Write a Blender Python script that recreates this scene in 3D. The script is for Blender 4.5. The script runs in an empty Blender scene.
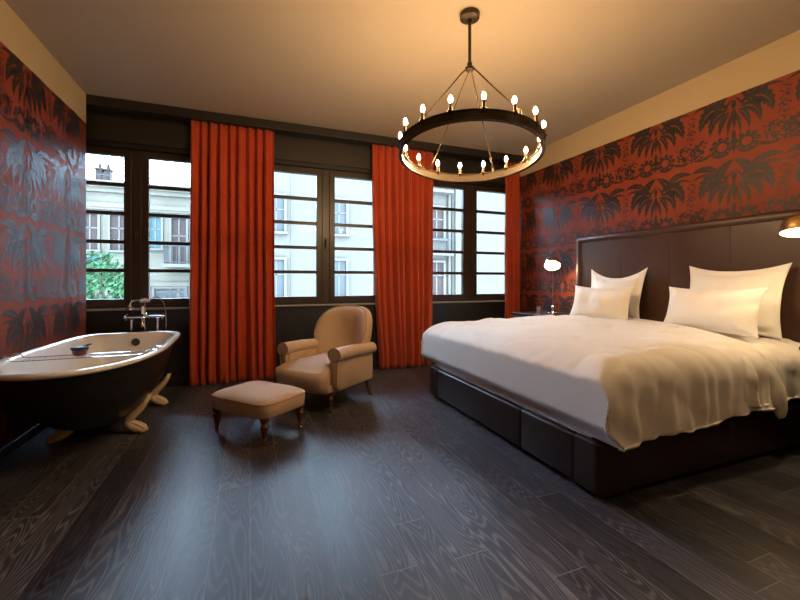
import bpy, bmesh, math, random
from mathutils import Vector, Matrix, noise
random.seed(7)
PI = math.pi
S = bpy.context.scene
COL = S.collection

# ---------------------------------------------------------------- camera
cam = bpy.data.cameras.new('camera')
cam.sensor_width = 36
cam.lens = 389 / 800 * 36
cam.shift_y = -19 / 800
camo = bpy.data.objects.new('camera', cam)
camo.location = (0, 0, 1.15)
camo.rotation_euler = (PI / 2, 0, -math.atan(150 / 389))
COL.objects.link(camo)
S.camera = camo

# ---------------------------------------------------------------- sky and exposure
w = bpy.data.worlds.new('overcast_sky')
S.world = w
w.use_nodes = True
bg = w.node_tree.nodes['Background']
bg.inputs[0].default_value = (0.52, 0.75, 1.0, 1)
SKY = 30.0
bg.inputs[1].default_value = SKY
S.view_settings.view_transform = 'Standard'
S.view_settings.look = 'None'
S.view_settings.gamma = 1
S.view_settings.use_curve_mapping = False
S.view_settings.exposure = 0.25

BULB = 720.0      # chandelier bulbs
LAMP = 150.0       # bedside bulbs
FILL = 60.0      # unseen lamps added behind the camera as warm fill

# ---------------------------------------------------------------- room numbers
LX, RX, WY, BY = -1.504, 3.758, 4.68, 4.86     # left wall, right wall, beam front, window wall
GY = 4.97                                       # glass plane
CZ, PZ = 2.99, 2.70                             # ceiling, top of wallpaper
RY = -2.6                                       # rear wall
SILL = 0.86

WIN = [-1.139, 0.893, 2.99]

# ---------------------------------------------------------------- materials
class NT:
    def __init__(s, name):
        s.m = bpy.data.materials.new(name)
        s.m.use_nodes = True
        s.t = s.m.node_tree
        s.b = s.t.nodes['Principled BSDF']
    def n(s, typ, **kw):
        nd = s.t.nodes.new(typ)
        for k, v in kw.items():
            if k.startswith('i_'):
                nd.inputs[k[2:].replace('_', ' ')].default_value = v
            else:
                setattr(nd, k, v)
        return nd
    def l(s, a, b):
        s.t.links.new(a, b)
    def math(s, op, a, b=None, c=None):
        nd = s.t.nodes.new('ShaderNodeMath')
        nd.operation = op
        for i, v in enumerate((a, b, c)):
            if v is None: continue
            if isinstance(v, (int, float)): nd.inputs[i].default_value = v
            else: s.l(v, nd.inputs[i])
        return nd.outputs[0]
    def mix(s, f, a, b):
        nd = s.t.nodes.new('ShaderNodeMix')
        nd.data_type = 'RGBA'
        if isinstance(f, (int, float)): nd.inputs[0].default_value = f
        else: s.l(f, nd.inputs[0])
        for i, v in ((6, a), (7, b)):
            if isinstance(v, tuple): nd.inputs[i].default_value = v + (1,) if len(v) == 3 else v
            else: s.l(v, nd.inputs[i])
        return nd.outputs[2]
    def set(s, **kw):
        for k, v in kw.items():
            k = k.replace('_', ' ')
            if isinstance(v, (int, float)): s.b.inputs[k].default_value = v
            elif isinstance(v, tuple): s.b.inputs[k].default_value = v + (1,)
            else: s.l(v, s.b.inputs[k])

def simple(name, col, rough=0.5, metal=0.0, var=0.12, scale=8.0, bump=0.0, bscale=60.0, spec=0.5, sheen=0.0, coat=0.0):
    m = NT(name)
    co = m.n('ShaderNodeTexCoord')
    nz = m.n('ShaderNodeTexNoise', i_Scale=scale, i_Detail=4.0)
    m.l(co.outputs['Object'], nz.inputs['Vector'])
    lo = tuple(max(0, c * (1 - var)) for c in col)
    hi = tuple(min(1, c * (1 + var)) for c in col)
    m.set(Base_Color=m.mix(nz.outputs[0], lo, hi), Roughness=rough, Metallic=metal)
    m.b.inputs['Specular IOR Level'].default_value = spec
    if sheen:
        m.b.inputs['Sheen Weight'].default_value = sheen
        m.b.inputs['Sheen Roughness'].default_value = 0.4
    if coat:
        m.b.inputs['Coat Weight'].default_value = coat
    if bump:
        n2 = m.n('ShaderNodeTexNoise', i_Scale=bscale, i_Detail=6.0)
        m.l(co.outputs['Object'], n2.inputs['Vector'])
        bp = m.n('ShaderNodeBump', i_Strength=bump, i_Distance=0.01)
        m.l(n2.outputs[0], bp.inputs['Height'])
        m.l(bp.outputs[0], m.b.inputs['Normal'])
    return m.m

def emis(name, col, strength, base=(1, 1, 1)):
    m = NT(name)
    m.set(Base_Color=base)
    m.b.inputs['Emission Color'].default_value = col + (1,)
    m.b.inputs['Emission Strength'].default_value = strength
    return m.m

def floor_mat():
    m = NT('dark_limed_oak_boards')
    co = m.n('ShaderNodeTexCoord')
    sp = m.n('ShaderNodeSeparateXYZ')
    m.l(co.outputs['Object'], sp.inputs[0])
    X, Y = sp.outputs[0], sp.outputs[1]
    W_ = 0.158
    xs = m.math('DIVIDE', X, W_)
    col = m.math('FLOOR', xs)
    fx = m.math('FRACT', xs)
    wn = m.n('ShaderNodeTexWhiteNoise', noise_dimensions='1D')
    m.l(col, wn.inputs['W'])
    off = m.math('MULTIPLY', wn.outputs[0], 7.0)
    ys = m.math('DIVIDE', m.math('ADD', Y, off), 1.75)
    row = m.math('FLOOR', ys)
    fy = m.math('FRACT', ys)
    idn = m.n('ShaderNodeTexWhiteNoise', noise_dimensions='2D')
    cb = m.n('ShaderNodeCombineXYZ')
    m.l(col, cb.inputs[0]); m.l(row, cb.inputs[1])
    m.l(cb.outputs[0], idn.inputs['Vector'])
    rnd = idn.outputs[0]
    # cathedral grain: contour lines of a stretched noise
    gv = m.n('ShaderNodeCombineXYZ')
    m.l(m.math('MULTIPLY', X, 8.5), gv.inputs[0])
    m.l(m.math('MULTIPLY', Y, 1.05), gv.inputs[1])
    m.l(m.math('MULTIPLY', rnd, 37.0), gv.inputs[2])
    gn = m.n('ShaderNodeTexNoise', i_Scale=1.0, i_Detail=1.5, i_Roughness=0.4)
    m.l(gv.outputs[0], gn.inputs['Vector'])
    ph = m.math('MULTIPLY', gn.outputs[0], 150.0)
    sn = m.math('SINE', ph)
    line = m.math('POWER', m.math('MULTIPLY_ADD', sn, 0.5, 0.5), 3.0)
    # pores: fine streaks along the board
    pv = m.n('ShaderNodeCombineXYZ')
    m.l(m.math('MULTIPLY', X, 420.0), pv.inputs[0])
    m.l(m.math('MULTIPLY', Y, 14.0), pv.inputs[1])
    m.l(m.math('MULTIPLY', rnd, 11.0), pv.inputs[2])
    pn = m.n('ShaderNodeTexNoise', i_Scale=1.0, i_Detail=3.0)
    m.l(pv.outputs[0], pn.inputs['Vector'])
    streak = m.math('SUBTRACT', pn.outputs[0], 0.30)
    amt = m.n('ShaderNodeTexNoise', i_Scale=1.6, i_Detail=2.0)
    m.l(co.outputs['Object'], amt.inputs['Vector'])
    vis = m.math('MULTIPLY', m.math('MULTIPLY_ADD', rnd, 0.8, 0.25), m.math('MULTIPLY_ADD', amt.outputs[0], 1.6, -0.15))
    grain = m.math('MULTIPLY', m.math('MULTIPLY', line, m.math('MULTIPLY_ADD', streak, 2.2, 0.35)), vis)
    grain = m.math('MINIMUM', m.math('MAXIMUM', grain, 0.0), 1.0)
    base = m.mix(rnd, (0.022, 0.023, 0.034), (0.052, 0.052, 0.076))
    c1 = m.mix(m.math('MULTIPLY', grain, 0.95), base, (0.24, 0.24, 0.26))
    # seams
    gx = m.math('LESS_THAN', m.math('MINIMUM', fx, m.math('SUBTRACT', 1.0, fx)), 0.010)
    gy = m.math('LESS_THAN', m.math('MINIMUM', fy, m.math('SUBTRACT', 1.0, fy)), 0.0012)
    seam = m.math('MAXIMUM', gx, gy)
    c2 = m.mix(m.math('MULTIPLY', seam, m.math('MULTIPLY_ADD', amt.outputs[0], 1.4, 0.0)), c1, (0.22, 0.21, 0.22))
    rg = m.math('MULTIPLY_ADD', grain, 0.12, 0.38)
    rg = m.math('MULTIPLY_ADD', rnd, 0.08, rg)
    m.set(Base_Color=c2, Roughness=rg)
    m.b.inputs['Specular IOR Level'].default_value = 0.32
    h = m.math('SUBTRACT', m.math('MULTIPLY', m.math('ADD', line, pn.outputs[0]), 0.35), m.math('MULTIPLY', seam, 2.0))
    bp = m.n('ShaderNodeBump', i_Strength=0.35, i_Distance=0.002)
    m.l(h, bp.inputs['Height'])
    m.l(bp.outputs[0], m.b.inputs['Normal'])
    return m.m

def glass_mat():
    m = NT('window_glass')
    m.t.nodes.remove(m.b)
    out = m.t.nodes['Material Output']
    tr = m.n('ShaderNodeBsdfTransparent')
    gl = m.n('ShaderNodeBsdfGlossy', i_Roughness=0.02)
    fr = m.n('ShaderNodeFresnel', i_IOR=1.45)
    mx = m.n('ShaderNodeMixShader')
    m.l(fr.outputs[0], mx.inputs[0]); m.l(tr.outputs[0], mx.inputs[1]); m.l(gl.outputs[0], mx.inputs[2])
    m.l(mx.outputs[0], out.inputs[0])
    return m.m

def leather_mat(name, a, b, rough):
    m = NT(name)
    co = m.n('ShaderNodeTexCoord')
    nz = m.n('ShaderNodeTexNoise', i_Scale=5.0, i_Detail=5.0)
    m.l(co.outputs['Object'], nz.inputs['Vector'])
    vo = m.n('ShaderNodeTexVoronoi', i_Scale=260.0)
    m.l(co.outputs['Object'], vo.inputs['Vector'])
    bp = m.n('ShaderNodeBump', i_Strength=0.12, i_Distance=0.002)
    m.l(vo.outputs['Distance'], bp.inputs['Height'])
    m.l(bp.outputs[0], m.b.inputs['Normal'])
    m.set(Base_Color=m.mix(nz.outputs[0], a, b), Roughness=m.math('MULTIPLY_ADD', nz.outputs[0], 0.15, rough - 0.07))
    return m.m

M = {}
M['floor'] = floor_mat()
M['ceiling'] = simple('greige_ceiling_plaster', (0.42, 0.34, 0.25), 0.85, var=0.05, scale=1.2, bump=0.15, bscale=9)
M['plaster'] = simple('ochre_wall_plaster', (0.50, 0.38, 0.22), 0.85, var=0.05, scale=1.5, bump=0.1, bscale=12)
M['black_paint'] = simple('black_brown_paint', (0.011, 0.010, 0.011), 0.42, var=0.2, scale=2, bump=0.05, bscale=20)
M['beam'] = simple('dark_steel_beam', (0.020, 0.017, 0.015), 0.5, var=0.2, scale=3)
M['frame'] = simple('dark_brown_window_paint', (0.032, 0.020, 0.013), 0.4, var=0.2, scale=12)
M['sill'] = simple('grey_sill_metal', (0.30, 0.30, 0.31), 0.35, var=0.1)
M['red'] = simple('red_wallpaper_ground', (0.24, 0.042, 0.014), 0.60, var=0.18, scale=5, bump=0.15, bscale=160, spec=0.35)
M['flock'] = simple('dark_metallic_leaf_print', (0.032, 0.023, 0.022), 0.42, metal=0.2, var=0.3, scale=30, bump=0.2, bscale=220)
M['glass'] = glass_mat()
M['curtain'] = simple('red_orange_velvet', (0.46, 0.052, 0.010), 0.85, var=0.15, scale=3, bump=0.1, bscale=300, sheen=0.25)
M['iron'] = simple('aged_bronze_iron', (0.060, 0.042, 0.026), 0.38, metal=0.8, var=0.35, scale=30)
M['bulb'] = emis('warm_candle_bulb', (1.0, 0.65, 0.32), BULB)
M['lampbulb'] = emis('warm_lamp_bulb', (1.0, 0.70, 0.36), LAMP)
M['filllamp'] = emis('warm_fill_glow', (1.0, 0.66, 0.33), FILL)  # glow of the added fill lamps
M['brass'] = simple('polished_brass', (0.62, 0.42, 0.20), 0.22, metal=1.0, var=0.1)
M['chrome'] = simple('chrome', (0.72, 0.72, 0.74), 0.12, metal=1.0, var=0.04)
M['enamel'] = simple('white_enamel', (0.80, 0.79, 0.77), 0.16, var=0.02, coat=0.5)
M['rimenamel'] = M['enamel']
M['tubblack'] = simple('black_tub_enamel', (0.012, 0.011, 0.011), 0.38, var=0.15)
M['clawpaint'] = simple('cream_cast_iron', (0.66, 0.53, 0.38), 0.38, var=0.15, scale=30, bump=0.4, bscale=60)
M['linen'] = simple('white_bed_linen', (0.80, 0.79, 0.78), 0.75, var=0.02, bump=0.12, bscale=14, sheen=0.2)
M['pillowcloth'] = simple('white_pillow_cotton', (0.84, 0.83, 0.81), 0.75, var=0.02, bump=0.10, bscale=11, sheen=0.2)
M['leather'] = leather_mat('dark_brown_leather', (0.050, 0.023, 0.015), (0.075, 0.036, 0.022), 0.38)
M['leather_black'] = leather_mat('near_black_leather', (0.020, 0.012, 0.011), (0.032, 0.018, 0.015), 0.38)
M['fabric'] = simple('beige_linen_upholstery', (0.53, 0.38, 0.27), 0.9, var=0.06, scale=20, bump=0.25, bscale=420, sheen=0.15)
M['piping'] = simple('beige_piping', (0.36, 0.25, 0.17), 0.85, var=0.06)
M['wood'] = simple('turned_walnut_wood', (0.11, 0.040, 0.018), 0.35, var=0.3, scale=25)
M['darkwood'] = simple('black_lacquer_wood', (0.020, 0.016, 0.014), 0.3, var=0.2)
M['bowl'] = simple('dark_red_brown_glaze', (0.10, 0.035, 0.025), 0.3, var=0.3, scale=40)
M['brushdark'] = simple('blue_black_bristle', (0.025, 0.030, 0.045), 0.5, var=0.3, scale=80)

# ---------------------------------------------------------------- helpers
def link(name, me, parent=None):
    o = bpy.data.objects.new(name, me)
    COL.objects.link(o)
    if parent: o.parent = parent
    return o

def thing(name, label, cat, loc=(0, 0, 0), rz=0, group=None):
    o = bpy.data.objects.new(name, None)
    o.empty_display_size = 0.1
    COL.objects.link(o)
    o.location = loc
    o.rotation_euler = (0, 0, rz)
    return tag(o, label, cat, group)

def tag(o, label=None, cat=None, group=None, kind=None):
    if label: o['label'] = label
    if cat: o['category'] = cat
    if group: o['group'] = group
    if kind: o['kind'] = kind
    return o

def fin(name, bm, mat, parent=None, smooth=True, angle=40, label=None):
    bmesh.ops.recalc_face_normals(bm, faces=bm.faces)
    me = bpy.data.meshes.new(name)
    bm.to_mesh(me)
    bm.free()
    for mm in (mat if isinstance(mat, (list, tuple)) else [mat]):
        me.materials.append(mm)
    if smooth:
        for p in me.polygons: p.use_smooth = True
        try: me.set_sharp_from_angle(angle=math.radians(angle))
        except Exception: pass
    o = link(name, me, parent)
    if label: o['label'] = label
    return o

def box(bm, x0, x1, y0, y1, z0, z1, bev=0.0, mi=0, seg=2):
    t = bmesh.new()
    vs = [t.verts.new((x, y, z)) for x in (x0, x1) for y in (y0, y1) for z in (z0, z1)]
    for f in ((0, 1, 3, 2), (4, 6, 7, 5), (0, 4, 5, 1), (2, 3, 7, 6), (0, 2, 6, 4), (1, 5, 7, 3)):
        t.faces.new([vs[i] for i in f])
    bmesh.ops.recalc_face_normals(t, faces=t.faces)
    if bev:
        bmesh.ops.bevel(t, geom=list(t.edges), offset=bev, segments=seg, profile=0.5, affect='EDGES')
    merge(bm, t, mi)

def merge(bm, t, mi=0, mat=None):
    mp = {}
    for v in t.verts:
        mp[v] = bm.verts.new(mat @ v.co if mat else v.co)
    for f in t.faces:
        try:
            g = bm.faces.new([mp[v] for v in f.verts])
            g.material_index = mi or f.material_index
        except ValueError: pass
    t.free()

def loft(bm, rings, closed=True, cap=True, mi=0):
    R = [[bm.verts.new(p) for p in r] for r in rings]
    n = len(R[0])
    for a, b in zip(R, R[1:]):
        for i in range(n if closed else n - 1):
            j = (i + 1) % n
            f = bm.faces.new((a[i], a[j], b[j], b[i]))
            f.material_index = mi
    if cap and closed:
        for r in (R[0][::-1], R[-1]):
            f = bm.faces.new(r); f.material_index = mi
    return R

def lathe(bm, prof, seg=24, loc=(0, 0, 0), mi=0, mat=None, cap=True):
    rings = []
    for r, z in prof:
        ring = []
        for i in range(seg):
            a = 2 * PI * i / seg
            p = Vector((r * math.cos(a), r * math.sin(a), z))
            if mat: p = mat @ p
            ring.append(p + Vector(loc))
        rings.append(ring)
    loft(bm, rings, cap=cap, mi=mi)

def tube(bm, pts, r, seg=8, mi=0, flat=None):
    pts = [Vector(p) for p in pts]
    rr = r if isinstance(r, (list, tuple)) else [r] * len(pts)
    up = None
    rings = []
    for i, p in enumerate(pts):
        d = (pts[min(i + 1, len(pts) - 1)] - pts[max(i - 1, 0)]).normalized()
        if up is None:
            up = d.orthogonal().normalized() if flat is None else Vector(flat)
        up = (up - d * up.dot(d))
        up = up.normalized() if up.length > 1e-5 else d.orthogonal().normalized()
        sd = d.cross(up)
        r_ = rr[i]
        ra, rb = r_ if isinstance(r_, (tuple, list)) else (r_, r_)
        rings.append([p + up * (ra * math.cos(2 * PI * k / seg)) + sd * (rb * math.sin(2 * PI * k / seg)) for k in range(seg)])
    loft(bm, rings, mi=mi)

def ellipsoid(bm, c, r, seg=16, rings=10, mat=None, mi=0):
    prof = []
    out = []
    for j in range(1, rings):
        t = -PI / 2 + PI * j / rings
        ring = []
        for i in range(seg):
            a = 2 * PI * i / seg
            p = Vector((r[0] * math.cos(t) * math.cos(a), r[1] * math.cos(t) * math.sin(a), r[2] * math.sin(t)))
            if mat: p = mat @ p
            ring.append(p + Vector(c))
        out.append(ring)
    loft(bm, out, mi=mi)

def bez(p0, p1, p2, p3, n):
    p0, p1, p2, p3 = map(Vector, (p0, p1, p2, p3))
    return [((1 - t) ** 3) * p0 + 3 * (1 - t) ** 2 * t * p1 + 3 * (1 - t) * t * t * p2 + t ** 3 * p3 for t in [i / n for i in range(n + 1)]]

def spline(pts, n=6):
    P = [Vector(p) for p in pts]
    out = []
    for i in range(len(P) - 1):
        a = P[max(i - 1, 0)]; b = P[i]; c = P[i + 1]; d = P[min(i + 2, len(P) - 1)]
        for k in range(n):
            t = k / n
            out.append(0.5 * ((2 * b) + (c - a) * t + (2 * a - 5 * b + 4 * c - d) * t * t + (3 * b - a - 3 * c + d) * t ** 3))
    out.append(P[-1])
    return out

def struct(name, bm, mat, parent=None, smooth=False):
    o = fin(name, bm, mat, parent, smooth=smooth)
    if parent is None: o['kind'] = 'structure'
    return o

def copy_tree(o, parent=None):
    c = o.copy()
    COL.objects.link(c)
    c.parent = parent
    for ch in list(o.children):
        copy_tree(ch, c)
    return c

def lerp(a, b, t): return a + (b - a) * t
def sstep(a, b, x):
    t = max(0.0, min(1.0, (x - a) / (b - a)))
    return t * t * (3 - 2 * t)

# ---------------------------------------------------------------- room shell
bm = bmesh.new(); box(bm, -2.05, RX + 0.15, RY - 0.15, BY + 0.02, -0.12, 0)
struct('floor', bm, M['floor'])
bm = bmesh.new(); box(bm, -2.05, RX + 0.15, RY - 0.15, BY + 0.02, CZ, CZ + 0.12)
struct('ceiling', bm, M['ceiling'])

# wallpaper relief motif ---------------------------------------------------
def leaf(p0, c1, p1, w, n=9, ser=0.22, gap=0.10):
    """two toothed half blades either side of a midrib; returns triangle/quad strips in (u,v)"""
    out = []
    P0, C, P1 = Vector(p0), Vector(c1), Vector(p1)
    for side in (-1, 1):
        inner, outer = [], []
        for i in range(n * 2 + 1):
            t = i / (n * 2)
            p = (1 - t) ** 2 * P0 + 2 * (1 - t) * t * C + t * t * P1
            d = (2 * (1 - t) * (C - P0) + 2 * t * (P1 - C)).normalized()
            nn = Vector((-d.y, d.x)) * side
            ww = w * 0.5 * (math.sin(PI * t ** 0.75) ** 0.8)
            tooth = 1 - ser * (i % 2)
            inner.append(p + nn * w * 0.5 * gap * (1 - t))
            outer.append(p + nn * max(ww * tooth, w * 0.5 * gap * (1 - t) + 0.0005) - d * ww * 0.25 * (0 if i % 2 else 1) * -1)
        for i in range(n * 2):
            out.append([inner[i], inner[i + 1], outer[i + 1], outer[i]])
    return out

def ringshape(c, r0, r1, n=22, scal=0.12, a0=0.0, a1=2 * PI):
    out = []
    c = Vector(c)
    for i in range(n):
        t0, t1 = lerp(a0, a1, i / n), lerp(a0, a1, (i + 1) / n)
        s0 = 1 + (scal if i % 2 else -scal * 0.3)
        s1 = 1 + (scal if (i + 1) % 2 else -scal * 0.3)
        e0, e1 = Vector((math.cos(t0), math.sin(t0))), Vector((math.cos(t1), math.sin(t1)))
        out.append([c + e0 * r0, c + e1 * r0, c + e1 * r1 * s1, c + e0 * r1 * s0])
    return out

def motif():
    F = []
    rn = random.Random(12)
    for s in (-1, 1):
        def L(a, b, c, w, **k): F.extend(leaf((a[0] * s, a[1]), (b[0] * s, b[1]), (c[0] * s, c[1]), w, **k))
        # scalloped arch over the orange drop
        L((0.118, 0.085), (0.125, 0.205), (0.0, 0.262), 0.085, n=7, ser=0.3)
        L((0.085, 0.065), (0.060, 0.120), (0.0, 0.185), 0.020, n=5, ser=0)
        # broad drooping palm blades
        L((0.045, 0.090), (0.215, 0.205), (0.262, -0.030), 0.140, n=8, ser=0.28, gap=.12)
        L((0.035, 0.075), (0.175, 0.095), (0.180, -0.085), 0.082, n=7, ser=0.28, gap=.13)
        L((0.025, 0.060), (0.100, 0.040), (0.108, -0.110), 0.054, n=6, ser=.25, gap=.12)
        L((0.012, 0.045), (0.040, -0.02), (0.046, -0.130), 0.032, n=5, ser=.2)
        # sweeping blade that joins the next repeat
        L((0.110, 0.175), (0.215, 0.275), (0.333, 0.215), 0.062, n=7, ser=.3)
        L((0.150, 0.165), (0.250, 0.205), (0.333, 0.150), 0.022, n=5, ser=0)
        # twin rosettes wrapped in leaves
        c = (0.088, -0.212)
        F.extend(ringshape((c[0] * s, c[1]), 0.036, 0.052, n=22, scal=.05))
        for q in range(9):
            a = PI * (-.35 + 1.75 * q / 8)
            p0 = (c[0] + .048 * math.cos(a), c[1] + .048 * math.sin(a)); p1 = (c[0] + .098 * math.cos(a - .25), c[1] + .088 * math.sin(a - .25))
            L(p0, ((p0[0] + p1[0]) / 2 + .012, (p0[1] + p1[1]) / 2), p1, 0.040, n=4, ser=.2)
        L((0.030, -0.262), (0.09, -0.315), (0.175, -0.262), 0.030, n=6)
        L((0.170, -0.240), (0.215, -0.30), (0.333, -0.262), 0.026, n=6, ser=.3)
        # tangle of small sprigs between repeats
        for q in range(46):
            a = rn.uniform(.215, .333); b = rn.uniform(-.255, -.115)
            t_ = rn.uniform(0, 2 * PI); l_ = rn.uniform(.022, .045)
            L((a, b), (a + l_ * .5 * math.cos(t_ + .7), b + l_ * .5 * math.sin(t_ + .7)), (a + l_ * math.cos(t_), b + l_ * math.sin(t_)), rn.uniform(.010, .018), n=3, ser=.1)
        for q in range(24):
            a = rn.uniform(.292, .333); b = rn.uniform(-.11, .14)
            t_ = rn.uniform(0, 2 * PI); l_ = rn.uniform(.014, .026)
            L((a, b), (a + l_ * .5 * math.cos(t_ + .7), b + l_ * .5 * math.sin(t_ + .7)), (a + l_ * math.cos(t_), b + l_ * math.sin(t_)), rn.uniform(.006, .011), n=2, ser=0)
    F.extend(leaf((0, -0.09), (0, -0.15), (0, -0.300), 0.034, n=6, ser=.2))
    F.extend(leaf((0, 0.085), (0, 0.03), (0, -0.08), 0.040, n=5, ser=0.3))
    F.extend(leaf((0, 0.160), (0, 0.12), (0, 0.080), 0.034, n=4, ser=0))
    return F

MOT = motif()
# each blade of the print sits on its own hair-thin layer so overlapping blades do not share a plane
LAY, _n = [], 0
for _i, _q in enumerate(MOT):
    if _i and (Vector(_q[0]) - Vector(MOT[_i - 1][1])).length > 1e-4: _n += 1
    LAY.append(_n)
def paper_wall(name, x, sgn, y0, y1, z0, z1, phase, thick):
    """wall slab with the leaf print lying 0.6 mm proud of the paper"""
    bm = bmesh.new()
    xs = sorted((x, x - sgn * thick))
    box(bm, xs[0], xs[1], y0, y1, z0, z1, mi=0)
    t = bmesh.new()
    PU, PV = 0.665, 0.60
    k0, k1 = int((y0 - phase) / PU) - 2, int((y1 - phase) / PU) + 2
    for k in range(k0, k1 + 1):
        for r in range(-1, 6):
            cu, cv = phase + k * PU, 2.50 - r * PV
            if cv < z0 - 0.4: continue
            for qi, q in enumerate(MOT):
                pts = [(cu + p.x, cv + p.y) for p in q]
                if max(p[1] for p in pts) < z0 or min(p[1] for p in pts) > z1: continue
                if max(p[0] for p in pts) < y0 or min(p[0] for p in pts) > y1: continue
                vs = [t.verts.new((x + sgn * (0.0006 + LAY[qi] * 1.5e-5), p[0], p[1])) for p in pts]
                try: t.faces.new(vs)
                except ValueError: pass
    for co, no in (((0, y0, 0), (0, 1, 0)), ((0, y1, 0), (0, -1, 0)), ((0, 0, z0), (0, 0, 1)), ((0, 0, z1), (0, 0, -1))):
        bmesh.ops.bisect_plane(t, geom=list(t.verts) + list(t.edges) + list(t.faces), plane_co=co, plane_no=no, clear_inner=True)
    for f in t.faces:
        f.material_index = 1
        f.normal_update()
        if f.normal.x * sgn < 0: f.normal_flip()
    me = bpy.data.meshes.new(name)
    bmesh.ops.recalc_face_normals(bm, faces=bm.faces)
    merge(bm, t)
    bm.to_mesh(me); bm.free()
    me.materials.append(M['red']); me.materials.append(M['flock'])
    o = link(name, me)
    o['kind'] = 'structure'
    return o

paper_wall('wall_left', LX, 1, RY, WY, 0, PZ, 3.60, 0.15)
paper_wall('wall_right', RX, -1, RY, BY, 0, PZ, 2.02, 0.15)
bm = bmesh.new(); box(bm, LX - 0.15, LX, RY, WY, PZ, CZ)
struct('trim_1', bm, M['plaster'])['label'] = 'plain ochre plaster band above the left wallpaper'
bm = bmesh.new(); box(bm, RX, RX + 0.15, RY, BY, PZ, CZ)
struct('trim_2', bm, M['plaster'])['label'] = 'plain ochre plaster band above the right wallpaper'
bm = bmesh.new(); box(bm, LX - 0.15, RX + 0.15, RY - 0.15, RY, 0, CZ)
struct('wall_rear', bm, M['plaster'])

# window wall with three openings
HW = 0.714; OT = 2.555
bm = bmesh.new()
T0, T1 = BY, 5.04
box(bm, -2.05, RX + 0.15, T0, T1, 0, SILL - 0.02)
box(bm, -2.05, RX + 0.15, T0, T1, OT, CZ)
edges = [-2.05] + [e for c in WIN for e in (c - HW, c + HW)] + [RX + 0.15]
for a, b in zip(edges[::2], edges[1::2]):
    if b > a: box(bm, a, b, T0, T1, SILL - 0.02, OT)
struct('wall_back', bm, M['black_paint'])
bm = bmesh.new(); box(bm, -2.20, -2.05, WY - 0.1, T1, 0, CZ); box(bm, -2.2, LX - 0.15, WY - 0.1, WY, 0, CZ)
struct('wall_niche', bm, M['black_paint'])
bm = bmesh.new(); box(bm, LX - 0.02, RX, WY, BY, 2.895, CZ, bev=0.004)
struct('trim_3', bm, M['beam'])['label'] = 'dark beam running along the ceiling above the curtains'
bm = bmesh.new()
box(bm, LX, LX + 0.018, RY, WY, 0, 0.068, bev=0.003); 
struct('baseboard_left', bm, M['black_paint'])
bm = bmesh.new(); box(bm, RX - 0.018, RX, RY, BY - 0.02, 0, 0.075, bev=0.003)
struct('baseboard_right', bm, M['black_paint'])
bm = bmesh.new(); box(bm, LX, RX, BY - 0.018, BY, 0, 0.10, bev=0.003)
struct('baseboard_back', bm, M['black_paint'])
# blind box panels between beam and windows
for i, c in enumerate(WIN):
    bm = bmesh.new(); box(bm, c - HW - 0.02, c + HW + 0.02, BY - 0.03, BY - 0.001, 2.60, 2.86, bev=0.004)
    struct('trim_%d' % (4 + i), bm, M['beam'])['label'] = 'dark header panel above a window'
# sills
for i, c in enumerate(WIN):
    bm = bmesh.new()
    box(bm, max(c - HW, -2.04), c + HW, BY - 0.035, 4.93, SILL - 0.018, SILL, bev=0.004)
    struct('trim_%d' % (7 + i), bm, M['sill'])['label'] = 'thin grey sill under a window'

def window(n, c):
    root = thing('window_%d' % n, None, None)
    root['kind'] = 'structure'
    bm = bmesh.new()
    y0, y1 = 4.93, 5.01
    box(bm, c - HW, c - HW + 0.03, y0, y1, SILL, OT)
    box(bm, c + HW - 0.03, c + HW, y0, y1, SILL, OT)
    box(bm, c - HW, c + HW, y0, y1, OT - 0.03, OT)
    box(bm, c - HW, c + HW, y0, y1, SILL, SILL + 0.03)
    box(bm, c - 0.045, c + 0.045, y0 - 0.01, y1, SILL, OT, bev=0.004)
    fr = fin('window_frame', bm, M['frame'], root, smooth=False)
    for s in (-1, 1):
        x0, x1 = (c + 0.114, c + 0.644) if s > 0 else (c - 0.644, c - 0.114)
        bm = bmesh.new()
        a, b = 4.915, 4.985
        z0, z1 = 0.958, 2.48
        xa, xb = (c + 0.047, x1 + 0.042) if s > 0 else (x0 - 0.042, c - 0.047)
        box(bm, xa, x0, a, b, SILL + 0.032, OT - 0.032, bev=0.004)
        box(bm, x1, xb, a, b, SILL + 0.032, OT - 0.032, bev=0.004)
        box(bm, x0, x1, a, b, SILL + 0.032, z0, bev=0.003)
        box(bm, x0, x1, a, b, z1, OT - 0.032, bev=0.003)
        p = (z1 - z0) / 5
        for k in range(1, 5):
            box(bm, x0, x1, a + 0.008, b - 0.008, z0 + p * k - 0.019, z0 + p * k + 0.019, bev=0.003)
        sa = fin('window_sash', bm, M['frame'], root, smooth=False)
        bm = bmesh.new()
        box(bm, x0, x1, 4.955, 4.959, z0, z1)
        fin('window_pane', bm, M['glass'], sa, smooth=False)
    bm = bmesh.new()
    box(bm, c - 0.012, c + 0.012, 4.900, 4.918, 1.58, 1.68, bev=0.004)
    tube(bm, [(c, 4.905, 1.66), (c, 4.875, 1.66), (c, 4.872, 1.64), (c, 4.872, 1.55)], 0.007)
    fin('window_handle', bm, M['iron'], root)
for i, c in enumerate(WIN):
    window(i + 1, c)

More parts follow.
